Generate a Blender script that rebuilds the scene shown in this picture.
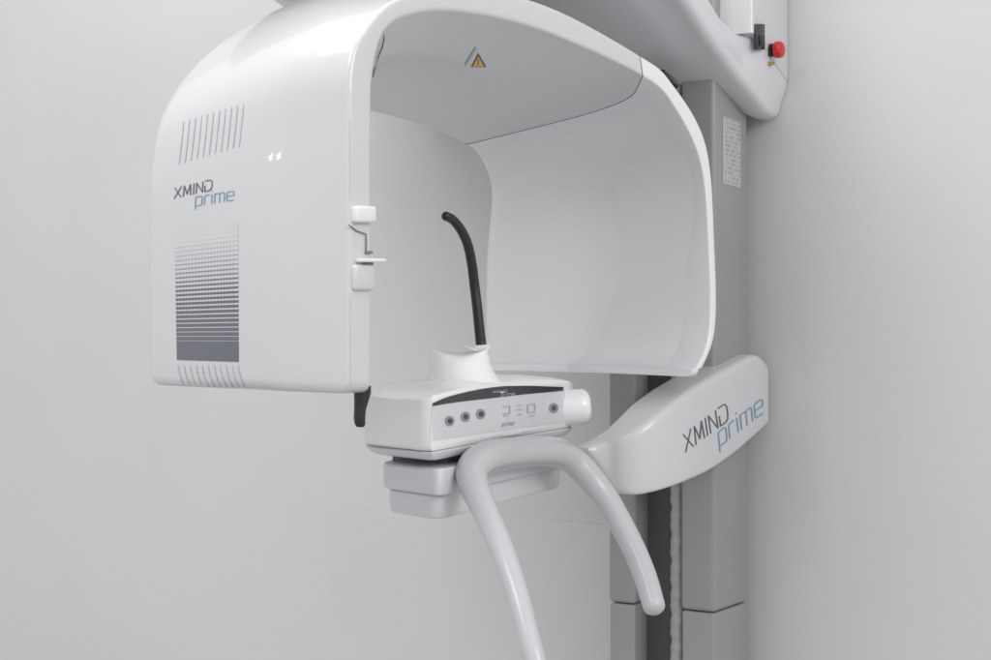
import bpy, bmesh, math, random
from mathutils import Vector, Matrix
from mathutils.bvhtree import BVHTree
random.seed(7)
for o in list(bpy.data.objects): bpy.data.objects.remove(o)

# ------------------------------------------------------------------ camera
EYE = Vector((0, 0, 1.5)); F = 1700.0; CX = 495.5; HY = 310.0
sc = bpy.context.scene
cd = bpy.data.cameras.new('camera'); cam = bpy.data.objects.new('camera', cd)
sc.collection.objects.link(cam); sc.camera = cam
cam.location = EYE; cam.rotation_euler = (math.radians(90), 0, 0)
cd.sensor_width = 36; cd.lens = 36 * F / 991; cd.shift_y = -(330 - HY) / 991
cd.clip_start = 0.05; cd.clip_end = 100
sc.render.resolution_x = 1024; sc.render.resolution_y = 682

# ------------------------------------------------------------------ light
w = bpy.data.worlds.new("World"); sc.world = w; w.use_nodes = True
bg = w.node_tree.nodes['Background']
bg.inputs[1].default_value = 1.0
# a soft room: bright ceiling, mid walls, darker floor
_n = w.node_tree.nodes; _l = w.node_tree.links
_t = _n.new('ShaderNodeTexCoord'); _s = _n.new('ShaderNodeSeparateXYZ'); _l.new(_t.outputs['Generated'], _s.inputs[0])
_r = _n.new('ShaderNodeValToRGB'); _m = _n.new('ShaderNodeMapRange'); _m.inputs[1].default_value = -1; _m.inputs[2].default_value = 1
_l.new(_s.outputs['Z'], _m.inputs[0]); _l.new(_m.outputs[0], _r.inputs[0]); _l.new(_r.outputs[0], bg.inputs[0])
_e = _r.color_ramp.elements
_e[0].position = 0.25; _e[0].color = (0.46, 0.46, 0.47, 1); _e[1].position = 0.85; _e[1].color = (0.97, 0.97, 0.99, 1)
_x = _e.new(0.52); _x.color = (0.70, 0.70, 0.71, 1)

def area(name, loc, target, size, power, col=(1, 1, 1), sy=None, shape=None):
    l = bpy.data.lights.new(name, 'AREA'); l.energy = power; l.color = col
    l.size = size
    if sy: l.shape = 'RECTANGLE'; l.size_y = sy
    if shape: l.shape = shape
    o = bpy.data.objects.new(name, l); sc.collection.objects.link(o)
    o.location = loc
    o.rotation_euler = (Vector(target) - Vector(loc)).to_track_quat('-Z', 'Y').to_euler()
    return o
area('overhead_lamp', (-1.5, 0.9, 3.3), (0.1, 2.8, 1.5), 1.1, 22, (1, 0.992, 0.985), 0.8)
area('overhead_lamp', (-1.1, 2.7, 3.5), (-0.5, 3.5, 1.4), 1.3, 17, (1, 0.992, 0.985), 1.0)  # unseen fill lamp, added to brighten the left part of the wall
area('room_light', (2.0, 0.2, 2.8), (0.1, 2.8, 1.5), 1.6, 34, (1, 0.995, 0.99), 1.2)
area('spot_light', (-2.455, 1.985, 1.99), (-0.3, 2.3, 1.7), 0.018, 0.10, (1, 0.99, 0.97), shape='DISK')
area('spot_light', (-2.455, 1.90, 1.985), (-0.3, 2.3, 1.7), 0.018, 0.10, (1, 0.99, 0.97), shape='DISK')

sc.view_settings.view_transform = 'Standard'; sc.view_settings.look = 'None'
sc.view_settings.exposure = 0.07; sc.view_settings.gamma = 1

# ------------------------------------------------------------------ materials
def mat(name, col, rough=0.4, metal=0.0, coat=0.0, bump=0.0, bscale=60, var=0.0, vscale=4, spec=0.5, coatr=0.06):
    m = bpy.data.materials.new(name); m.use_nodes = True
    nt = m.node_tree; b = nt.nodes['Principled BSDF']
    b.inputs['Base Color'].default_value = (*col, 1); b.inputs['Roughness'].default_value = rough
    b.inputs['Metallic'].default_value = metal; b.inputs['Coat Weight'].default_value = coat
    b.inputs['Coat Roughness'].default_value = coatr; b.inputs['Specular IOR Level'].default_value = spec
    tc = nt.nodes.new('ShaderNodeTexCoord')
    if var:
        n = nt.nodes.new('ShaderNodeTexNoise'); n.inputs['Scale'].default_value = vscale
        n.inputs['Detail'].default_value = 5
        nt.links.new(tc.outputs['Object'], n.inputs['Vector'])
        r = nt.nodes.new('ShaderNodeMapRange'); r.inputs[1].default_value = .3; r.inputs[2].default_value = .7
        r.inputs[3].default_value = 1 - var; r.inputs[4].default_value = 1 + var
        nt.links.new(n.outputs['Fac'], r.inputs[0])
        x = nt.nodes.new('ShaderNodeVectorMath'); x.operation = 'SCALE'
        x.inputs[0].default_value = col; nt.links.new(r.outputs[0], x.inputs['Scale'])
        nt.links.new(x.outputs[0], b.inputs['Base Color'])
    if bump:
        n = nt.nodes.new('ShaderNodeTexNoise'); n.inputs['Scale'].default_value = bscale
        n.inputs['Detail'].default_value = 4
        nt.links.new(tc.outputs['Object'], n.inputs['Vector'])
        bp = nt.nodes.new('ShaderNodeBump'); bp.inputs['Strength'].default_value = bump
        bp.inputs['Distance'].default_value = 0.002
        nt.links.new(n.outputs['Fac'], bp.inputs['Height']); nt.links.new(bp.outputs[0], b.inputs['Normal'])
    return m
M_white = mat('white_plastic', (0.59, 0.59, 0.603), 0.34, coat=0.6, coatr=.05, bump=.05, bscale=14, var=0.012, vscale=3)
M_white2 = mat('white_gloss_plastic', (0.86, 0.86, 0.865), 0.3, coat=0.5, var=0.012, vscale=6)
M_white_lit = mat('white_plastic_lightened', (0.76, 0.76, 0.775), 0.3, coat=0.6, coatr=.05, bump=.05, bscale=14, var=.012, vscale=3)  # paler copy of the arm's white plastic; brightness of the shaded hood put into colour
M_column = mat('grey_painted_metal', (0.29, 0.291, 0.297), 0.42, coat=0.1, var=0.03, vscale=6, bump=0.03, bscale=300)
M_slot = mat('dark_grey_metal', (0.085, 0.085, 0.087), 0.55, var=0.08, vscale=8)
M_wall = mat('wall_paint', (0.602, 0.593, 0.588), 0.85, var=0.02, vscale=2.2, bump=0.12, bscale=220, spec=0.2)
M_wall2 = mat('wall_paint_lower', (0.610, 0.600, 0.595), 0.8, var=0.02, vscale=2.2, bump=0.1, bscale=220, spec=0.2)
M_black = mat('black_rubber', (0.018, 0.017, 0.018), 0.38, bump=0.2, bscale=120)
M_dark = mat('dark_glossy_strip', (0.025, 0.026, 0.032), 0.2)
M_seam = mat('seam_grey', (0.19, 0.19, 0.20), 0.7)
M_slit = mat('vent_grey', (0.54, 0.54, 0.56), 0.7)
M_plate = mat('button_foil', (0.64, 0.642, 0.66), 0.35, var=0.01, vscale=30)
M_btn = mat('button_grey', (0.27, 0.27, 0.29), 0.4)
M_btnd = mat('button_dark', (0.05, 0.05, 0.06), 0.4)
M_icon = mat('icon_grey', (0.42, 0.42, 0.45), 0.5)
M_ink = mat('ink_dark_grey', (0.10, 0.10, 0.115), 0.5)
M_inkb = mat('ink_blue', (0.17, 0.33, 0.45), 0.5)
M_inkl = mat('ink_pale', (0.35, 0.37, 0.40), 0.5)
M_red = mat('red_plastic', (0.55, 0.015, 0.015), 0.3, coat=0.3)
M_yellow = mat('yellow_ink', (0.72, 0.47, 0.10), 0.5)
M_brass = mat('brass', (0.55, 0.42, 0.2), 0.35, metal=0.8)
M_cord = mat('pale_braided_cable', (0.33, 0.335, 0.31), 0.7)
M_handle = mat('pale_handle_plastic', (0.50, 0.50, 0.515), 0.34, coat=0.3, var=0.01)
M_tray = mat('tray_plastic', (0.64, 0.64, 0.66), 0.4, coat=0.2, var=0.01)
M_boom = mat('boom_plastic', (0.62, 0.62, 0.64), 0.36, coat=0.3, var=0.01)
M_clear = mat('pale_plastic_clip', (0.76, 0.76, 0.75), 0.25, coat=0.4)

# ------------------------------------------------------------------ helpers
def thing(name, label, cat, loc, group=None):
    o = bpy.data.objects.new(name, None); sc.collection.objects.link(o)
    o.location = loc; o['label'] = label; o['category'] = cat; o.empty_display_size = 0.1
    if group: o['group'] = group
    return o
ROOT = {}
def mk(name, vs, fs, m, parent=None, smooth=True, label=None):
    """world-space vertices; the object's origin goes to the shape's centre"""
    vs = [Vector(v) for v in vs]
    lo = Vector([min(v[i] for v in vs) for i in range(3)]); hi = Vector([max(v[i] for v in vs) for i in range(3)])
    c = (lo + hi) / 2
    me = bpy.data.meshes.new(name); me.from_pydata([tuple(v - c) for v in vs], [], fs); me.update()
    bm = bmesh.new(); bm.from_mesh(me); bmesh.ops.recalc_face_normals(bm, faces=bm.faces); bm.to_mesh(me); bm.free()
    me.materials.append(m)
    o = bpy.data.objects.new(name, me); sc.collection.objects.link(o)
    pw = Vector((0, 0, 0)); p = parent
    o.location = c - ROOT.get(parent.name, parent.location) if parent else c
    if parent: o.parent = parent
    ROOT[o.name] = c
    if smooth:
        for p in me.polygons: p.use_smooth = True
        me.set_sharp_from_angle(angle=math.radians(38))
    if label: o['label'] = label
    return o
def wverts(o): 
    c = ROOT[o.name]; return [v.co + c for v in o.data.vertices]
def bvh(o): return BVHTree.FromPolygons(wverts(o), [tuple(p.vertices) for p in o.data.polygons])

def ray(px, py): return Vector(((px - CX) / F, 1, -(py - HY) / F))
def onplane(px, py, P, n):
    d = ray(px, py); t = (Vector(P) - EYE).dot(n) / d.dot(n); return EYE + d * t
def at(px, py, Y): return EYE + ray(px, py) * Y
def cast(tree, px, py, off=0.0008):
    d = ray(px, py).normalized(); h = tree.ray_cast(EYE, d)
    if h[0] is None: return None
    n = h[1]
    if n.dot(d) > 0: n = -n
    return h[0] + n * off
def loft(rings, cap=True, closed=True):
    n = len(rings[0]); vs = [v for r in rings for v in r]; fs = []
    for i in range(len(rings) - 1):
        for j in range(n if closed else n - 1):
            k = (j + 1) % n
            fs.append((i*n + j, i*n + k, (i+1)*n + k, (i+1)*n + j))
    if cap and closed:
        for base, rg in ((0, rings[0]), ((len(rings)-1)*n, rings[-1])):
            c = sum((Vector(v) for v in rg), Vector()) / n; vs.append(c); q = len(vs) - 1
            for j in range(n): fs.append((base + j, base + (j+1) % n, q))
    return vs, fs
def cr(P, k):
    """Catmull-Rom through the points P, k samples per segment"""
    out = []
    P = [Vector(p) for p in P]
    for i in range(len(P) - 1):
        a = P[i-1] if i else P[i]*2 - P[i+1]; b = P[i]; c = P[i+1]; d = P[i+2] if i+2 < len(P) else P[i+1]*2 - P[i]
        for s in range(k):
            t = s / k
            out.append(0.5 * ((2*b) + (c-a)*t + (2*a-5*b+4*c-d)*t*t + (3*b-a-3*c+d)*t**3))
    out.append(P[-1]); return out
def rounded(pts, rads, k=5):
    out = []; n = len(pts)
    for i in range(n):
        p = pts[i]; a = pts[i-1]; b = pts[(i+1) % n]
        ra = min(rads[i], (a-p).length*.46); rb = min(rads[i], (b-p).length*.46)
        A = p + (a-p).normalized()*ra; B = p + (b-p).normalized()*rb
        for s in range(k+1):
            t = s/k; out.append(A*(1-t)**2 + p*2*t*(1-t) + B*t*t)
    return out
def tube(path, radii, seg=20, ends=True, squash=None):
    path = [Vector(p) for p in path]; rings = []
    up = None
    n = len(path)
    T = [(path[min(i+1, n-1)] - path[max(i-1, 0)]).normalized() for i in range(n)]
    a = T[0].orthogonal().normalized()
    def ring(c, t, r, a):
        b = t.cross(a); return [c + (a*math.cos(2*math.pi*j/seg) + b*math.sin(2*math.pi*j/seg))*r for j in range(seg)]
    res = []
    for i in range(n):
        a = (a - T[i]*a.dot(T[i])).normalized()
        if i == 0 and ends:
            for q in (0.15, 0.5, 0.8, 0.95): res.append(ring(path[0] - T[0]*radii[0]*math.sqrt(1-q*q)*.8, T[0], radii[0]*q, a))
        res.append(ring(path[i], T[i], radii[i], a))
        if i == n-1 and ends:
            for q in (0.95, 0.8, 0.5, 0.15): res.append(ring(path[-1] + T[-1]*radii[-1]*math.sqrt(1-q*q)*.8, T[-1], radii[-1]*q, a))
    return loft(res)
def box_axes(O, ax, ay, az, r=0.004, k=3):
    """box from corner O along three vectors, its edges bevelled"""
    bm = bmesh.new(); O, ax, ay, az = map(Vector, (O, ax, ay, az))
    V = [bm.verts.new(O + ax*i + ay*j + az*l) for i in (0, 1) for j in (0, 1) for l in (0, 1)]
    for f in ((0,1,3,2), (4,6,7,5), (0,4,5,1), (2,3,7,6), (0,2,6,4), (1,5,7,3)): bm.faces.new([V[i] for i in f])
    bmesh.ops.recalc_face_normals(bm, faces=bm.faces)
    if r: bmesh.ops.bevel(bm, geom=list(bm.edges), offset=r, segments=k, profile=0.5, affect='EDGES')
    bm.verts.index_update()
    vs = [v.co.copy() for v in bm.verts]; fs = [tuple(v.index for v in f.verts) for f in bm.faces]; bm.free(); return vs, fs
def prism(poly, ext, r=0.01, k=4):
    """polygon (3D, planar) extruded by ext with bevelled rims"""
    bm = bmesh.new(); ext = Vector(ext)
    a = [bm.verts.new(Vector(p)) for p in poly]; b = [bm.verts.new(Vector(p) + ext) for p in poly]
    fa = bm.faces.new(a); fb = bm.faces.new(list(reversed(b))); n = len(a)
    for i in range(n): bm.faces.new((a[i], b[i], b[(i+1) % n], a[(i+1) % n]))
    bmesh.ops.recalc_face_normals(bm, faces=bm.faces)
    if r: bmesh.ops.bevel(bm, geom=list(set(fa.edges) | set(fb.edges)), offset=r, segments=k, profile=0.5, affect='EDGES')
    bm.verts.index_update()
    vs = [v.co.copy() for v in bm.verts]; fs = [tuple(v.index for v in f.verts) for f in bm.faces]; bm.free(); return vs, fs
def join(parts):
    vs = []; fs = []
    for v, f in parts:
        o = len(vs); vs += list(v); fs += [tuple(i+o for i in q) for q in f]
    return vs, fs
def surface_strokes(tree, strokes, width, off=0.0008, step=2.0):
    """polylines (photo coordinates) laid as thin raised ribbons on a surface"""
    vs = []; fs = []; q = 0
    for st in strokes:
        for a, b in zip(st, st[1:]):
            a = Vector(a); b = Vector(b); L = (b-a).length
            if L < 1e-6: continue
            d = (b-a)/L; nrm = Vector((-d.y, d.x))*width/2; a2 = a - d*width*.35; b2 = b + d*width*.35
            n = max(1, int(L/step)); row = []; q += 1
            for i in range(n+1):
                c = a2.lerp(b2, i/n)
                l = cast(tree, c.x+nrm.x, c.y+nrm.y, off + (q % 7)*4e-5); r = cast(tree, c.x-nrm.x, c.y-nrm.y, off + (q % 7)*4e-5)
                row.append((l, r))
            for i in range(n):
                (l, r), (l2, r2) = row[i], row[i+1]
                if None in (l, r, l2, r2): continue
                if (l-l2).length > .05: continue
                o = len(vs); vs += [l, r, r2, l2]; fs.append((o, o+1, o+2, o+3))
    return vs, fs
def surface_patch(tree, corners, nu, nv, off=0.001):
    """quad patch TL,TR,BR,BL in photo coordinates moulded on a surface, with UVs"""
    TL, TR, BR, BL = [Vector(c) for c in corners]; vs = []; fs = []; uv = []
    for j in range(nv+1):
        for i in range(nu+1):
            u = i/nu; v = j/nv
            p = TL.lerp(TR, u).lerp(BL.lerp(BR, u), v)
            vs.append(cast(tree, p.x, p.y, off)); uv.append((u, 1-v))
    for j in range(nv):
        for i in range(nu):
            a = j*(nu+1)+i; f = (a, a+1, a+nu+2, a+nu+1)
            if all(vs[k] is not None for k in f): fs.append(f)
    vs = [v if v is not None else Vector((0, 5, 0)) for v in vs]
    return vs, fs, uv
def set_uv(o, uv):
    l = o.data.uv_layers.new(name='UVMap')
    for lp in o.data.loops: l.data[lp.index].uv = uv[lp.vertex_index]

# ------------------------------------------------------------------ axes
WC = Vector((0.54, 0.842, 0)).normalized(); DC = Vector((-WC.y, WC.x, 0))      # column: WC into the wall, DC along it
WG = Vector((0.67, 0.742, 0)).normalized(); DG = Vector((-WG.y, WG.x, 0))      # rotating arm
K0 = Vector((0.387, 3.0, 1.5))                                              # near front edge of the column
Z = Vector((0, 0, 1))
def K(s, d, z): return K0 + WC*s + DC*d + Z*z

# ------------------------------------------------------------------ wall
WS = 0.19
vs, fs = box_axes(K(WS, -3.2, -1.5), DC*7.5, WC*0.12, Z*3.2, 0)
wall = mk('wall', vs, fs, M_wall, smooth=False); wall['kind'] = 'structure'; wall['label'] = 'plain pale grey painted wall behind the machine'
# thin flush lining of the lower wall, its left edge left of the tray
pl = onplane(327, 503, K(WS-0.003, 0, 0), WC)
dd = (pl - K0).dot(DC)
vs, fs = box_axes(K(WS-0.0012, 0.10, -1.5), DC*(dd-0.10), WC*0.001, Z*(pl.z), 0.0003, 1)
pan = mk('wall_lining', vs, fs, M_wall2, smooth=False); pan['kind'] = 'structure'

# ------------------------------------------------------------------ column
col = thing('column', 'tall grey metal column with a dark central slot, fixed to the wall behind the white machine', 'column', K(0.07, 0.1, -1.5))
def rail(name, d0, d1, z0, z1, inset=0.0, r=0.009, s0=0.0, s1=0.186, mt=M_column):
    vs, fs = box_axes(K(s0+inset, d0+inset, z0), DC*(d1-d0-2*inset), WC*(s1-s0-inset), Z*(z1-z0), r, 4)
    return mk(name, vs, fs, mt, col)
ZS = -0.535
rail('rail', 0.0, 0.068, ZS, 1.0, s1=0.141); rail('rail', 0.159, 0.215, ZS, 1.0, s1=0.141)
rail('lower_rail', 0.0, 0.068, -1.5, ZS-0.0015, 0.002, r=0.005, s1=0.141); rail('lower_rail', 0.159, 0.215, -1.5, ZS-0.0015, 0.002, r=0.005, s1=0.141)
vs, fs = box_axes(K(0.05, 0.066, -1.5), DC*0.095, WC*0.08, Z*2.5, 0)
mk('slot_back', vs, fs, M_slot, col, smooth=False)
vs, fs = box_axes(K(0.142, 0.03, -1.5), DC*0.16, WC*0.047, Z*2.5, 0.003)
mk('wall_mount', vs, fs, M_slot, col)
# braided belt beside the near rail
rings = []
n = 900
for i in range(n+1):
    z = -1.45 + 2.4*i/n; a = i*0.7
    r = 0.0128 + 0.0008*math.sin(a)
    c = K(0.018 + 0.0008*math.cos(a*.5), 0.0815 + 0.0008*math.sin(a*.5), z)
    rings.append([c + (WC*math.cos(2*math.pi*j/10) + DC*math.sin(2*math.pi*j/10))*r for j in range(10)])
vs, fs = loft(rings); mk('cable', vs, fs, M_cord, col)
ctree = bvh([o for o in col.children if o.name == 'rail'][0])
# sticker on the near side of the column
vs, fs, uv = surface_patch(ctree, [(722.5, 116), (746.5, 123), (746.5, 190), (722.5, 183)], 4, 8, 0.0006)
def sticker_mat():
    m = bpy.data.materials.new('printed_sticker'); m.use_nodes = True; nt = m.node_tree; L = nt.links
    b = nt.nodes['Principled BSDF']; b.inputs['Roughness'].default_value = .35
    uvn = nt.nodes.new('ShaderNodeTexCoord'); sep = nt.nodes.new('ShaderNodeSeparateXYZ'); L.new(uvn.outputs['UV'], sep.inputs[0])
    mp = nt.nodes.new('ShaderNodeMapping'); mp.inputs['Scale'].default_value = (6, 15, 1); L.new(uvn.outputs['UV'], mp.inputs['Vector'])
    fl = nt.nodes.new('ShaderNodeVectorMath'); fl.operation = 'SNAP'; fl.inputs[1].default_value = (0.34, 1, 1); L.new(mp.outputs[0], fl.inputs[0])
    wn = nt.nodes.new('ShaderNodeTexWhiteNoise'); L.new(fl.outputs[0], wn.inputs['Vector'])
    def math_(op, a, b_=None):
        n = nt.nodes.new('ShaderNodeMath'); n.operation = op
        for i, v in enumerate((a, b_)):
            if v is None: continue
            if isinstance(v, (int, float)): n.inputs[i].default_value = v
            else: L.new(v, n.inputs[i])
        return n.outputs[0]
    row = math_('FRACT', math_('MULTIPLY', sep.outputs['Y'], 15))
    line = math_('MULTIPLY', math_('GREATER_THAN', row, 0.45), math_('GREATER_THAN', wn.outputs['Value'], 0.42))
    mar = math_('MULTIPLY', math_('GREATER_THAN', sep.outputs['X'], 0.10), math_('LESS_THAN', sep.outputs['X'], 0.9))
    fac = math_('MULTIPLY', line, mar)
    mix = nt.nodes.new('ShaderNodeMix'); mix.data_type = 'RGBA'
    mix.inputs['A'].default_value = (0.46, 0.46, 0.46, 1); mix.inputs['B'].default_value = (0.33, 0.33, 0.34, 1)
    L.new(fac, mix.inputs['Factor']); L.new(mix.outputs['Result'], b.inputs['Base Color']); return m
o = mk('sticker', vs, fs, sticker_mat(), col, label='pale printed rating sticker'); set_uv(o, uv)

# ------------------------------------------------------------------ rotating arm
A0 = Vector((-0.175*1, 2.2, 1.5)); UB = 0.45
A0 = at(360, 310, 2.2)
ZB = -0.108
def G(u, wv, z): return A0 + DG*u + WG*wv + Z*z
def gp(px, py, u, zfix=None):
    p = onplane(px, py, A0 + DG*u, DG); 
    if zfix is not None: p.z = 1.5 + zfix
    return p
FI = [(371,390),(371,250),(371,130),(373,72),(384,31),(410,14),(460,11),(540,29),(643,76),(675,108),(701,165),(709,250),(709,335),(692,374)]
FO = [(349,390),(349,250),(349,130),(350,68),(362,35),(395,0),(455,-14),(548,6),(640,55),(672,82),(707,145),(716,250),(716,330),(700,378)]
BI = [(215,388),(213,250),(216,160),(235,124),(270,108),(318,105),(370,114),(424,129),(461,146),(477,161),(487,193),(482,255),(481,330),(483,372)]
BOl = [(143,385),(141,250),(143,170),(157,110),(200,55),(268,12),(343,-14)]
BOr = [(.56,.50),(.71,.43),(.79,.36),(.83,.25),(.835,.08),(.835,-.05),(.82,ZB)]
IMp = [(345,390),(345,250),(345,150),(350,100),(375,72),(405,62),(455,61),(530,76),(630,104),(656,133),(674,182),(655,262),(635,330),(612,374)]
n13 = 14; zf = lambda i: ZB if i in (0, 13) else None
cFI = [gp(*FI[i], 0, zf(i)) for i in range(n13)]
cFO = [gp(*FO[i], 0.0, zf(i)) for i in range(n13)]
cBI = [gp(*BI[i], UB, zf(i)) for i in range(n13)]
cBO = [gp(*BOl[i], UB-0.02, zf(i)) for i in range(7)] + [G(UB-0.02, *p) for p in BOr]
IMU = [.12]*10 + [.13, .17, .22, .26]
cIM = [gp(*IMp[i], IMU[i], zf(i)) for i in range(n13)]
cOM = []
bul = [.02,.02,.02,.02,.018,.012,.01,.01,.012,.015,.015,.015,.015,.015]
for i in range(n13):
    p = cFO[i].lerp(cBO[i], 0.45); c = G(0.2, .36, .1); d = (p-c); d = d - DG*d.dot(DG); d.normalize()
    if i in (0, 13): d.z = 0
    cOM.append(p + d*bul[i])
KS = 8
C = [cr(c, KS) for c in (cFI, cFO, cOM, cBO, cBI, cIM)]
RAD = [0.006, 0.008, 0.16, 0.04, 0.022, 0.05]
def section(i, t=0.0):
    if t: P = [c[i].lerp(c[i+1], t) for c in C]
    else: P = [c[i] for c in C]
    q = min(1, max(0, (i-6*KS)/(2.5*KS)))
    return rounded(P, RAD[:5] + [RAD[5] + .12*q], 6)
def shrunk(ring, amt):
    c = sum(ring, Vector())/len(ring)
    n = len(ring); out = []
    for j, p in enumerate(ring):
        d = c - p; L = d.length; out.append(p + d*min(amt/max(L, 1e-4), .9))
    return out
def endcap(ring, ax, R, k=6):
    """rounded end: rings shrinking along a quarter circle"""
    out = []
    for s in range(1, k+1):
        a = s/k*math.pi/2
        out.append([p + ax*(R*math.sin(a)-R) for p in shrunk(ring, R*(1-math.cos(a)))])
    return out
gantry = thing('rotating_arm', 'large white arch shaped rotating arm of the dental scanner, hanging over the chin rest', 'scanner arm', G(0.22, .4, ZB))
# left body and top together, up to the seam near the right shoulder
SE = 8*KS
rings = []
R = 0.016
base = section(0)
low = [[p + Z*0.0 for p in r] for r in endcap(base, -Z, R)]
rings = list(reversed(low)); lift = [p + Z*0.0 for p in base]
first = [Vector(p) for p in base]
for p in first: p.z = 1.5 + ZB + R
# shift the cap so that its deepest ring sits at ZB
rings = []
for s in range(6, 0, -1):
    a = s/6*math.pi/2; rg = shrunk(base, R*(1-math.cos(a)))
    rings.append([Vector((p.x, p.y, 1.5 + ZB + R - R*math.sin(a))) for p in rg])
rings.append(first)
def floor_z(r, h=.021): return [Vector((p.x, p.y, max(p.z, 1.5+ZB+h))) for p in r]
for i in range(1, SE): rings.append(floor_z(section(i)))
rings.append(section(SE-1, 0.93)); rings.append(shrunk(section(SE-1, 0.955), .0012))
vs, fs = loft(rings)
arch = mk('arch_cover', vs, fs, M_white, gantry)
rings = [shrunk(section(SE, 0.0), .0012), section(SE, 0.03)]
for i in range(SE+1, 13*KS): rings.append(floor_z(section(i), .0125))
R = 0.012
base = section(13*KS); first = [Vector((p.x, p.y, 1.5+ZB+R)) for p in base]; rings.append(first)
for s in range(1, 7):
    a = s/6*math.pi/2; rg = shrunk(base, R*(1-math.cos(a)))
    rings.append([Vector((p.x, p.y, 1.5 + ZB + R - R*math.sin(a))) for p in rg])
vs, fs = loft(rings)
side = mk('side_cover', vs, fs, M_white_lit, gantry)
T_arch = bvh(arch); T_side = bvh(side)
# short seam inside the left shoulder
sp = [cast(T_arch, x, y, .0002) for x, y in ((382.5,31),(384,38),(382,48),(378,58),(375,68),(373,77))]
vs, fs = tube(cr(sp, 5), [.0007]*26, 8)
mk('seam', vs, fs, M_seam, gantry)

# the joint line on the inner face and the rim
sa = section(SE-1, .96); sb = section(SE, 0.0)
sq = [(p+q)/2 for p, q in zip(sa, sb)]; ci = sum(sq, Vector())/len(sq)
idx = [31,32,33,34] + list(range(35,42)) + list(range(0,14))
vs, fs = tube([sq[k] for k in idx], [.0008]*len(idx), 8); mk('joint_line', vs, fs, M_seam, gantry)

vs, fs = surface_strokes(T_arch, [[(350.2, y) for y in range(120, 202, 9)]], .8, .0004, 4); mk('joint_line', vs, fs, M_slit, gantry)
vs, fs = surface_strokes(T_arch, [[(350.2, y) for y in range(296, 387, 9)]], .8, .0004, 4); mk('joint_line', vs, fs, M_slit, gantry)
# --- vents and print on the left body
st = []
for i in range(11):
    x = 180 + i*6.0; y0 = 121.5 - i*1.75; y1 = 163.5 - i*1.75
    st.append([(x+3.5, y0), (x+1.5, (y0+y1)/2), (x-1, y1)])
vs, fs = surface_strokes(T_arch, st, 1.25, 0.0006); mk('upper_vent', vs, fs, M_slit, gantry)
st = []
for i in range(11):
    x = 178 + i*6.0
    st.append([(x, 366), (x+1.2, 373), (x+3.2, 380), (x+6.5, 386.5)])
vs, fs = surface_strokes(T_arch, st, 1.5, 0.0006); mk('lower_vent', vs, fs, M_slit, gantry)

def grille_mat():
    m = bpy.data.materials.new('printed_grille'); m.use_nodes = True; nt = m.node_tree; L = nt.links
    b = nt.nodes['Principled BSDF']; b.inputs['Roughness'].default_value = .34; b.inputs['Coat Weight'].default_value = .45; b.inputs['Coat Roughness'].default_value = .06
    tc = nt.nodes.new('ShaderNodeTexCoord'); sep = nt.nodes.new('ShaderNodeSeparateXYZ'); L.new(tc.outputs['UV'], sep.inputs[0])
    def mt(op, a, b_=None, c=None):
        n = nt.nodes.new('ShaderNodeMath'); n.operation = op
        for i, v in enumerate((a, b_, c)):
            if v is None: continue
            if isinstance(v, (int, float)): n.inputs[i].default_value = v
            else: L.new(v, n.inputs[i])
        return n.outputs[0]
    t = mt('SUBTRACT', 1, sep.outputs['Y'])                      # 0 at the top, 1 at the foot
    dy = mt('ABSOLUTE', mt('SUBTRACT', mt('FRACT', mt('MULTIPLY', t, 30)), 0.5))
    dx = mt('ABSOLUTE', mt('SUBTRACT', mt('FRACT', mt('ADD', mt('MULTIPLY', sep.outputs['X'], 20), 0.5)), 0.5))
    hole = mt('MULTIPLY', mt('SUBTRACT', 0.92, t), 0.54)          # half height of the white gap
    w_h = mt('MULTIPLY', mt('SUBTRACT', 0.80, t), 1.5)
    dark_h = mt('GREATER_THAN', dy, hole)
    dark_v = mt('MULTIPLY', mt('GREATER_THAN', dx, 0.40), mt('MULTIPLY', mt('GREATER_THAN', t, 0.12), mt('LESS_THAN', sep.outputs['X'], 0.965)))
    d = mt('MAXIMUM', dark_h, mt('MULTIPLY', dark_v, 0.6))
    d = mt('MAXIMUM', d, mt('GREATER_THAN', t, 0.87))
    fade = mt('MINIMUM', mt('MULTIPLY', mt('ADD', t, 0.06), 1.9), 1.0)
    fac = mt('MULTIPLY', d, fade)
    mix = nt.nodes.new('ShaderNodeMix'); mix.data_type = 'RGBA'
    mix.inputs['A'].default_value = (0.59, 0.59, 0.603, 1); mix.inputs['B'].default_value = (0.12, 0.13, 0.15, 1)
    L.new(fac, mix.inputs['Factor']); L.new(mix.outputs['Result'], b.inputs['Base Color']); return m
vs, fs, uv = surface_patch(T_arch, [(174.5, 231), (238, 222), (239, 362), (177, 360)], 24, 48, 0.0003)
o = mk('grille', vs, fs, grille_mat(), gantry, label='dark dotted grille fading upwards'); set_uv(o, uv)

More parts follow.
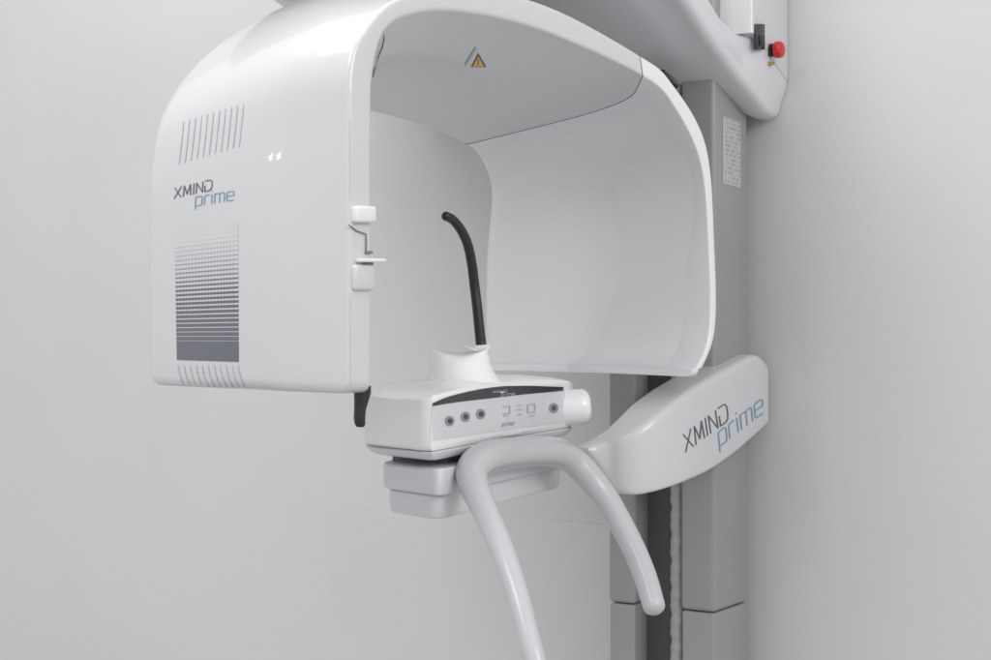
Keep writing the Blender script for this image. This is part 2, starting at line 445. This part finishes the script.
# letters as strokes in a unit cell (x right, y up)
GL = {
 'X': (0.8, [[(0,0),(.8,1)],[(0,1),(.8,0)]]),
 'M': (0.9, [[(0,0),(.08,1),(.45,.15),(.82,1),(.9,0)]]),
 'I': (0.1, [[(.05,0),(.05,1)]]),
 'N': (0.75,[[(0,0),(0,1),(.75,0),(.75,1)]]),
 'D': (0.85,[[(.0,.55),(.0,0),(.55,0),(.78,.12),(.85,.4),(.85,.75),(.7,.95),(.5,1),(0,1)]]),
 'p': (0.75,[[(0,-.38),(0,.9),(.1,1),(.65,1),(.75,.9),(.75,.12),(.65,0),(.12,0)]]),
 'r': (0.5, [[(0,0),(0,.85),(.12,1),(.5,1)]]),
 'i': (0.1, [[(.05,0),(.05,1)],[(.05,1.32),(.05,1.38)]]),
 'm': (1.1, [[(0,0),(0,1),(.45,1),(.55,.88),(.55,0)],[(.55,.88),(.65,1),(1.0,1),(1.1,.88),(1.1,0)]]),
 'e': (0.8, [[(0,.52),(.8,.52),(.8,.88),(.68,1),(.12,1),(0,.88),(0,.12),(.12,0),(.72,0)]]),
}
def word(txt, origin, xv, yv, aspect, gap=0.28):
    """xv spans the whole word, yv the letter height, both in photo pixels"""
    tot = sum(GL[c][0] for c in txt) + gap*(len(txt)-1); x = 0; out = []
    O = Vector(origin); xv = Vector(xv); yv = Vector(yv)
    for c in txt:
        wd, ss = GL[c]
        for s in ss: out.append([O + xv*((x+p[0])/tot) + yv*p[1] for p in s])
        x += wd + gap
    return out
vs, fs = surface_strokes(T_arch, word('XMIND', (174.5, 198.5), (37.5, -8.5), (0.6, -10.5), 1), 0.95, 0.0007, 1.5)
mk('logo_word', vs, fs, M_ink, gantry, smooth=False)
vs, fs = surface_strokes(T_arch, word('prime', (195.5, 206), (38.5, -6), (0.3, -9.0), 1), 0.95, 0.0007, 1.5)
mk('logo_word', vs, fs, M_inkb, gantry, smooth=False, label='blue lettering')

# --- warning marks under the arch
def flat_poly(tree, pts, off):
    P = [cast(tree, x, y, off) for x, y in pts]; return P, [tuple(range(len(P)))]
vs, fs = flat_poly(T_arch, [(478,52.5),(486,66.5),(471,66.5)], 0.0012); mk('warning_label', vs, fs, M_ink, gantry, smooth=False, label='small yellow warning triangle')
vs, fs = flat_poly(T_arch, [(478,55),(484,65.6),(472.8,65.6)], 0.0016); mk('warning_face', vs, fs, M_yellow, gantry, smooth=False)
vs, fs = surface_strokes(T_arch, [[(478,58.5),(478,62)],[(478,63.6),(478,64.2)]], 1.1, 0.002); mk('warning_mark', vs, fs, M_ink, gantry, smooth=False)
vs, fs = surface_strokes(T_arch, [[(475.5,48),(472.5,53),(469,59),(465.5,64)]], 2.0, 0.001); mk('warning_stripe', vs, fs, M_icon, gantry, smooth=False)

# --- fittings on the front strip of the left body
def strip_box(x0, y0, x1, y1, depth, r, m, name, u0=0.004, label=None):
    a = gp(x0, y1, u0); b = gp(x1, y1, u0); c = gp(x0, y0, u0)
    vs, fs = box_axes(a, b-a, Z*(c.z-a.z), -DG*(depth+u0), r, 3); return mk(name, vs, fs, m, gantry, label=label)
strip_box(349.5, 206, 370, 223, 0.010, 0.004, M_clear, 'clip')
strip_box(349.5, 264, 370.5, 291, 0.006, 0.005, M_white, 'clip')
strip_box(353, 258.5, 378, 262.5, 0.012, 0.002, M_clear, 'shelf')
vs, fs = tube([gp(349,225,-.002), gp(357,231,-.002), gp(366,234,-.002), gp(366.5,244,-.002), gp(366,254,-.002)], [0.0009]*5, 8); mk('wire', vs, fs, M_seam, gantry)
strip_box(363, 251, 369, 254, 0.004, 0.001, M_seam, 'pin'); strip_box(361, 262.6, 369, 265, 0.005, 0.001, M_seam, 'pin')
# black grip under the left body
secs = []
for (cx, y, hw, hd) in ((362.5,386,6.8,.011),(362.5,393,7,.011),(361.5,400,5.8,.010),(360,410,4.6,.008),(359.5,418,4.6,.008),(360,424,4.4,.007),(360.5,427,3.0,.005)):
    c = gp(cx, y, 0.02); hw = hw*2.25/F
    secs.append([c + WG*hw*math.cos(a)*1.25 + DG*hd*math.sin(a) for a in [2*math.pi*j/16 for j in range(16)]])
vs, fs = loft(secs); mk('grip', vs, fs, M_black, gantry, label='black rubber grip')

# ------------------------------------------------------------------ overhead boom
boom = thing('overhead_boom', 'white and grey overhead housing above the arch, fixed to the top of the grey column', 'scanner housing', K(0.1, 0.1, 0.38))
rings = []
for s, zb, zu, dn, dr, zt in ((.188,.352,.385,-.044,-.0575,.489),(.165,.347,.383,-.050,-.0575,.489),(.12,.353,.385,-.050,-.0575,.489),(.07,.375,.393,-.050,-.0572,.489),(.045,.386,.397,-.049,-.050,.489),(.02,.397,.400,-.047,-.036,.49),(-.03,.422,.415,-.045,-.026,.515),(-.1,.455,.44,-.044,-.022,.56),(-.2,.508,.49,-.044,-.02,.62),(-.35,.56,.535,-.044,-.02,.70),(-.55,.59,.565,-.045,-.02,.74),(-.8,.60,.58,-.04,-.02,.76)):
    # the rounded lower edge rises towards the front, the side above it is slightly hollow
    P = [K(s, .10, zt+.02), K(s, dr+.012, zt), K(s, dr, zt-.01), K(s, dr, zb+.06), K(s, dn, zb+.028), K(s, dn+.004, zb+.004), K(s, dn+.04, zb+.0), K(s, .05, zu), K(s, .30, zu+.01), K(s, .62, zu+.02), K(s, .78, zu+.05), K(s, .84, .72), K(s, .84, .78)]
    rings.append(rounded(P, [.01,.006,.006,.02,.02,.016,.03,.05,.1,.1,.08,.03,.01], 5))
rings.reverse()
vs, fs = loft(rings)
shell = mk('lower_shell', vs, fs, M_boom, boom)
# upright white cover on top of the shell, with its rounded front corner
P = [K(.188,-.0590,0), K(.030,-.0590,0), K(.024,.0,0), K(-.02,.05,0), K(-.10,.10,0), K(-.10,.55,0), K(.188,.55,0)]
pp = rounded(P, [.003,.010,.008,.02,.04,.03,.003], 5)
lo = [Vector((p.x, p.y, 1.5+.487)) for p in pp]
# its foot runs along the shell's rising edge
def zfoot(p):
    s = (p-K0).dot(WC); return .4885 if (p-K0).dot(DC) > -.0575 else .4885 - max(0, s-.035)*0.45
lo = [Vector((p.x, p.y, 1.5+zfoot(p))) for p in pp]; hi = [Vector((p.x, p.y, 2.4)) for p in pp]
vs, fs = loft([lo, hi]); mk('upper_cover', vs, fs, M_white, boom)
T_shell = bvh(shell)
# rocker switch and emergency stop on the near side face
def side_pt(px, py, out=0.0585): return onplane(px, py, K(0, -out, 0), DC)
a = side_pt(753.5, 50, .0575); b = side_pt(761.5, 50, .0575); c = side_pt(753.5, 24, .0575)
vs, fs = box_axes(a, b-a, Z*(c.z-a.z), -DC*.007, .0015); sw = mk('rocker_switch', vs, fs, M_dark, boom)
a2 = a + (b-a)*.25 + Z*(c.z-a.z)*.15; vs, fs = box_axes(a2 - DC*.004, (b-a)*.5, Z*(c.z-a.z)*.4, -DC*.007, .0015); mk('rocker', vs, fs, M_black, sw)
q = side_pt(769, 50.5, .056)
def disc_stack(c, ax, prof, seg=28):
    a = ax.orthogonal().normalized(); b = ax.cross(a)
    return loft([[c + ax*h + (a*math.cos(2*math.pi*j/seg) + b*math.sin(2*math.pi*j/seg))*r for j in range(seg)] for h, r in prof])
es = mk('emergency_stop', *disc_stack(q, -DC, [(0,.012),(.008,.012),(.008,.0085),(.013,.0085)]), M_black, boom)
mk('red_knob', *disc_stack(q, -DC, [(.012,.010),(.013,.0145),(.018,.0155),(.024,.0145),(.027,.011),(.028,.004)]), M_red, es)
q2 = side_pt(768.5, 64, .057); mk('key', *disc_stack(q2, -DC, [(0,.004),(.006,.004),(.006,.0025),(.012,.0025)]), M_brass, boom)
# dark gap where the arm turns under the housing
p = at(672, 80, 2.95)
vs, fs = box_axes(at(664, 76, 2.93), at(679, 88, 2.93)-at(664, 76, 2.93), DC*.04, Z*.012, .001)
mk('bearing_edge', vs, fs, M_black, boom)

# ------------------------------------------------------------------ shoulder arm with the big lettering
sh = thing('shoulder_arm', 'curved white bracket with dark and blue lettering, reaching forward from the grey column', 'bracket', K(0.0, 0, -.2))
SP = K(0, -.03, 0)
DOF = [-.03,-.03,-.03,-.03,-.03,-.028,-.018,-.004,.014,.034,.054,.068,.078,.082]
ST = [(768.5,364.5,423.5),(766.5,361,426),(757,354.5,435),(735,365,454),(712,377.5,470),(690,391,480.5),(670,406,488),(652,420,493),(636,431,495),(622,438,490.5),(610,441.5,479),(600,444,466),(592,446.5,455.5),(588.5,448.5,451.5)]
rings = []
tops = cr([onplane(x, a, K(0, q, 0), DC) for (x, a, b), q in zip(ST, DOF)], 4); bots = cr([onplane(x, b, K(0, q, 0), DC) for (x, a, b), q in zip(ST, DOF)], 4)
for i, (a, b) in enumerate(zip(tops, bots)):
    q = min(i/3, 1); th = .075*(0.8 + .2*q)*(1 - .7*max(0, (i-24)/28)**1.0)
    r_ = .011*min(1, .3 + (len(tops)-1-i)/10)
    rings.append(rounded([a, b, b + DC*th, a + DC*th + Z*.001], [r_*1.3, r_*.8, r_, r_], 5))
rings[0] = shrunk(rings[0], .004)
vs, fs = loft(rings)
shb = mk('bracket_body', vs, fs, M_white, sh)
T_sh = bvh(shb)
vs, fs = surface_strokes(T_sh, word('XMIND', (685.5, 452), (43, -32), (-2.5, -17.5), 1), 1.15, 0.0008, 3)
mk('logo_word', vs, fs, M_ink, sh, smooth=False)
vs, fs = surface_strokes(T_sh, word('prime', (719.5, 446.5), (44, -34), (-1.6, -14), 1), 1.15, 0.0008, 3)
mk('logo_word', vs, fs, M_inkb, sh, smooth=False, label='blue lettering')

# ------------------------------------------------------------------ chin rest unit
E = Vector((0.40, 0.917, 0)).normalized(); Gd = Vector((-E.y, E.x, 0))
P0 = at(430, 446, 2.35)
def PP(e, g, z=0.0): return P0 + E*e + Gd*g + Z*z
unit = thing('control_unit', 'white control unit with round buttons and a dark glossy band, under the arch', 'control panel', PP(.28, .07, -.05))
H = 0.0620
outline = [(0,0),(.565,0),(.60,.03),(.58,.15),(.40,.19),(.20,.19),(.062,.143)]
orad = [.012,.03,.03,.05,.08,.08,.05]
def ring_at(scale_in, zf):
    P = [PP(*p) for p in outline]; rr = rounded(P, orad, 6)
    c = PP(.29, .08); out = []
    # extra points along the long edges
    for p in rr:
        d = c - p; L = d.length; q = p + d*min(scale_in/L, .9); e = (q-P0).dot(E); out.append(Vector((q.x, q.y, P0.z + zf(e))))
    return out
def densify(r, n=96):
    L = [0]
    for i in range(len(r)): L.append(L[-1] + (r[(i+1) % len(r)] - r[i]).length)
    out = []; tot = L[-1]; j = 0
    for k in range(n):
        t = tot*k/n
        while L[j+1] < t: j += 1
        f = (t - L[j])/max(L[j+1]-L[j], 1e-9); out.append(r[j].lerp(r[(j+1) % len(r)], f))
    return out
base_pts = densify(rounded([PP(*p) for p in outline], orad, 6), 120)
cen = PP(.29, .085)
def lev(inset, zf):
    out = []
    for p in base_pts:
        d = cen - p; L = d.length; gg = min(1, max(0, (p-P0).dot(Gd)/.12)); q = p + d*min(inset*(1+2.2*gg*(inset > 0.0015)*(zf(.3) > .05))/L, .92)
        e = (q-P0).dot(E); out.append(Vector((q.x, q.y, P0.z + zf(e))))
    return out
arc = lambda e: H + 0.0150*max(0, 1 - ((e-.28)/.32)**2)
rings = [lev(.03, lambda e: -.010), lev(.006, lambda e: -.008), lev(.001, lambda e: -.004), lev(0, lambda e: 0.001), lev(-.001, lambda e: .03),
         lev(0, lambda e: arc(e)-.006), lev(.002, lambda e: arc(e)-.002), lev(.008, lambda e: arc(e)+.002), lev(.05, lambda e: arc(e)+.006), lev(.13, lambda e: arc(e)+.009), lev(.25, lambda e: arc(e)+.010)]
vs, fs = loft(rings); body = mk('housing', vs, fs, M_white2, unit)
T_body = bvh(body)
# lower lip
rings = [lev(.05, lambda e: -.024), lev(.022, lambda e: -.022), lev(.012, lambda e: -.0185), lev(.004, lambda e: -.0125), lev(.003, lambda e: -.0105), lev(.006, lambda e: -.0092), lev(.02, lambda e: -.0088)]
vs, fs = loft(rings); mk('lower_lip', vs, fs, M_tray, unit)
# face plate
def face_pt(px, py): return cast(T_body, px, py, .0008)
def face_mesh(top, bot, off, n=24):
    vs = []; fs = []
    rows = 5
    for i in range(n+1):
        t = i/n
        a = cr([Vector((x, y, 0)) for x, y in top], 8); b = cr([Vector((x, y, 0)) for x, y in bot], 8)
        pa = a[round(t*(len(a)-1))]; pb = b[round(t*(len(b)-1))]
        for j in range(rows+1):
            q = pa.lerp(pb, j/rows); vs.append(cast(T_body, q.x, q.y, off))
    for i in range(n):
        for j in range(rows):
            a = i*(rows+1)+j; f = (a, a+rows+1, a+rows+2, a+1)
            if all(vs[k] is not None for k in f): fs.append(f)
    vs = [v or PP(.3, .08) for v in vs]
    return vs, fs
vs, fs = face_mesh([(431.5,406.3),(460,399.5),(495,394),(530,389.5),(564,386.8)], [(430.8,441),(460,436.8),(495,431.6),(530,426.8),(566,422)], .0007)
mk('button_plate', vs, fs, M_plate, unit)
vs, fs = face_mesh([(432,403),(452,395.5),(485,388.5),(520,385.8),(562.5,387)], [(432,406),(455,402.3),(490,398.2),(525,394.2),(562.5,390.8)], .0016)
mk('dark_band', vs, fs, M_dark, unit)
def face_disc(cx, cy, rx, ry, off, m, name, parent=unit):
    P = [cast(T_body, cx + rx*math.cos(a), cy + ry*math.sin(a), off) for a in [2*math.pi*j/20 for j in range(20)]]
    P2 = [cast(T_body, cx + rx*math.cos(a), cy + ry*math.sin(a), off-.0015) for a in [2*math.pi*j/20 for j in range(20)]]
    vs, fs = loft([P2, P]); return mk(name, vs, fs, m, parent, smooth=False)
for cx, cy, dk in ((448.8,421,0),(464.6,416.8,0),(480,414,1),(553,408,2)):
    b = face_disc(cx, cy, 4.6, 5.0, .0018, M_btn, 'button')
    face_disc(cx, cy, 2.2, 2.6, .0024, M_btnd, 'button_mark', b)
# key symbols
def sym(st, wd, m, name): 
    vs, fs = surface_strokes(T_body, st, wd, .0016, 2); mk(name, vs, fs, m, unit, smooth=False)
sym([[(502,407),(509,406.2),(509,413.2),(502,414)],[(503,416),(508,415.4)]], .8, M_icon, 'key_symbol')
sym([[(517,405.6),(520,405.3)],[(515.5,410),(521,409.4)],[(517,414.5),(521,414)]], .9, M_icon, 'key_symbol')
sym([[(527,404.8),(534,404),(534,412),(527,412.8),(527,404.8)],[(529,416),(534,415.2)]], .8, M_icon, 'key_symbol')
sym(word('prime', (501.5, 426), (12, -1.3), (0.4, -2.6), 1), .7, M_icon, 'small_word')
sym(word('XMIND', (492, 393.2), (14, -1), (0, -2.2), 1) + word('prime', (500, 396), (14, -1), (0, -2.0), 1), .5, M_inkl, 'small_word')
# side knob
kc = at(548, 409, 2.84); ka = (at(590.5, 406, 2.845) - kc); kl = ka.length; ka.normalize()
kr = .0300
prof = [(0, kr*.9), (kl*.3, kr), (kl-.016, kr)] + [(kl-.016+.016*math.sin(a), kr-.016+.016*math.cos(a)) for a in [math.pi/2*q/6 for q in range(1, 7)]] + [(kl+.0005, kr*.3)]
vs, fs = disc_stack(kc, ka, prof, 36)
mk('side_knob', vs, fs, M_white2, unit)

# trays below
def tray(name, pts, rads, z0, z1, m, bev=.006):
    P = rounded([PP(*p) for p in pts], rads, 6); c = sum(P, Vector())/len(P)
    def lv(ins, z): return [Vector((q.x, q.y, P0.z+z)) for q in [p + (c-p).normalized()*ins for p in P]]
    rings = [lv(.03, z0), lv(bev, z0), lv(bev*.3, z0+bev*.3), lv(0, z0+bev), lv(-.001, z1-.003), lv(.001, z1-.001), lv(.003, z1), lv(.03, z1)]
    vs, fs = loft(rings); return mk(name, vs, fs, m, unit)
tray('tray', [(.02,-.004),(.56,0.0),(.60,.05),(.55,.15),(.30,.16),(.085,.120)], [.02,.04,.03,.05,.05,.02], -.072, -.0345, M_tray)
tray('lower_tray', [(.035,.004),(.53,.008),(.57,.05),(.52,.14),(.30,.15),(.095,.115)], [.03,.05,.03,.05,.05,.02], -.107, -.0725, M_tray)
vs, fs = box_axes(PP(.12,.03,-.036), E*.36, Gd*.09, Z*.016, .002); mk('spacer', vs, fs, M_seam, unit)

# ------------------------------------------------------------------ hand grips
hg = [at(538,672,2.20), at(533,652,2.21), at(525,622,2.23), at(515,586,2.26), at(502,549,2.30), at(486,513,2.35), at(475,488,2.39), at(472,471,2.42), at(484,459,2.46), at(513,453,2.56), at(542,451,2.65), at(559,453,2.70), at(572,460,2.725), at(584,471,2.73), at(597,487,2.73), at(611,506,2.72), at(632,545,2.69), at(645,576,2.66), at(654,606,2.63)]
rr = [.0142,.0145,.0148,.0156,.0167,.0182,.0210,.0235,.0243,.0238,.0236,.0232,.0228,.0222,.0212,.0198,.0188,.0184,.0175]
path = cr(hg, 6); rad = [v.x for v in cr([Vector((r, 0, 0)) for r in rr], 6)]
vs, fs = tube(path, rad, 28)
hand = mk('hand_grip', vs, fs, M_handle, None)
hand['label'] = 'pale grey bent tubular hand grip hanging from the white control unit'; hand['category'] = 'hand grip'

# ------------------------------------------------------------------ chin rest
chin = thing('chin_rest', 'white saddle shaped chin rest standing on top of the control unit', 'chin rest', at(465, 385, 2.6))
rings = []
YC = 2.60
def ell(px, y, hw, hd, dz=None, Y=YC, k=40):
    c = at(px, y, Y); hw = hw*Y/F; out = []
    for j in range(k):
        a = 2*math.pi*j/k
        x = math.cos(a); yy = math.sin(a)
        p = c + Vector((hw*x, hd*yy, 0))
        if dz: p.z += dz(x, yy)
        out.append(p)
    return out
sad = lambda x, yy: 0.008*x*x - 0.004*(1-abs(x)) + .003*yy
rings = [ell(464,392,42,.060), ell(464,384,39.5,.055), ell(462.5,378,36,.050), ell(460.5,370,32.5,.044), ell(459.5,362,30.5,.040), ell(459,356,29.5,.036, lambda x,y: sad(x,y)*.6), ell(459,353,28.5,.034, sad), ell(459,352.3,25,.030, lambda x,y: sad(x,y)*.8), ell(459,353.5,14,.018, lambda x,y: -.001)]
vs, fs = loft(rings); mk('rest_cup', vs, fs, M_white2, chin)
vs, fs = box_axes(at(474,352,2.60), Vector((.024,0,.002)), Vector((.0,.03,0)), Z*.010, .003); mk('clip', vs, fs, M_clear, chin)
vs, fs = tube([at(463,346,2.57), at(469,348,2.56), at(476,350,2.56)], [.0022]*3, 10); mk('pin', vs, fs, M_clear, chin)
# head support rod
hp = [at(482,352,2.61), at(480,335,2.61), at(477.5,310,2.61), at(474.5,285,2.61), at(471.5,262,2.60), at(467.5,244,2.59), at(461,230,2.58), at(453,220,2.57), at(445.5,216,2.56)]
path = cr(hp, 6); n = len(path)
rad = [.0082 - .0012*(i/n) for i in range(n)]
rod = mk('head_support', *tube(path, rad, 18), M_black)
rod['label'] = 'curved black rubber head support rod rising from the chin rest'; rod['category'] = 'head support'
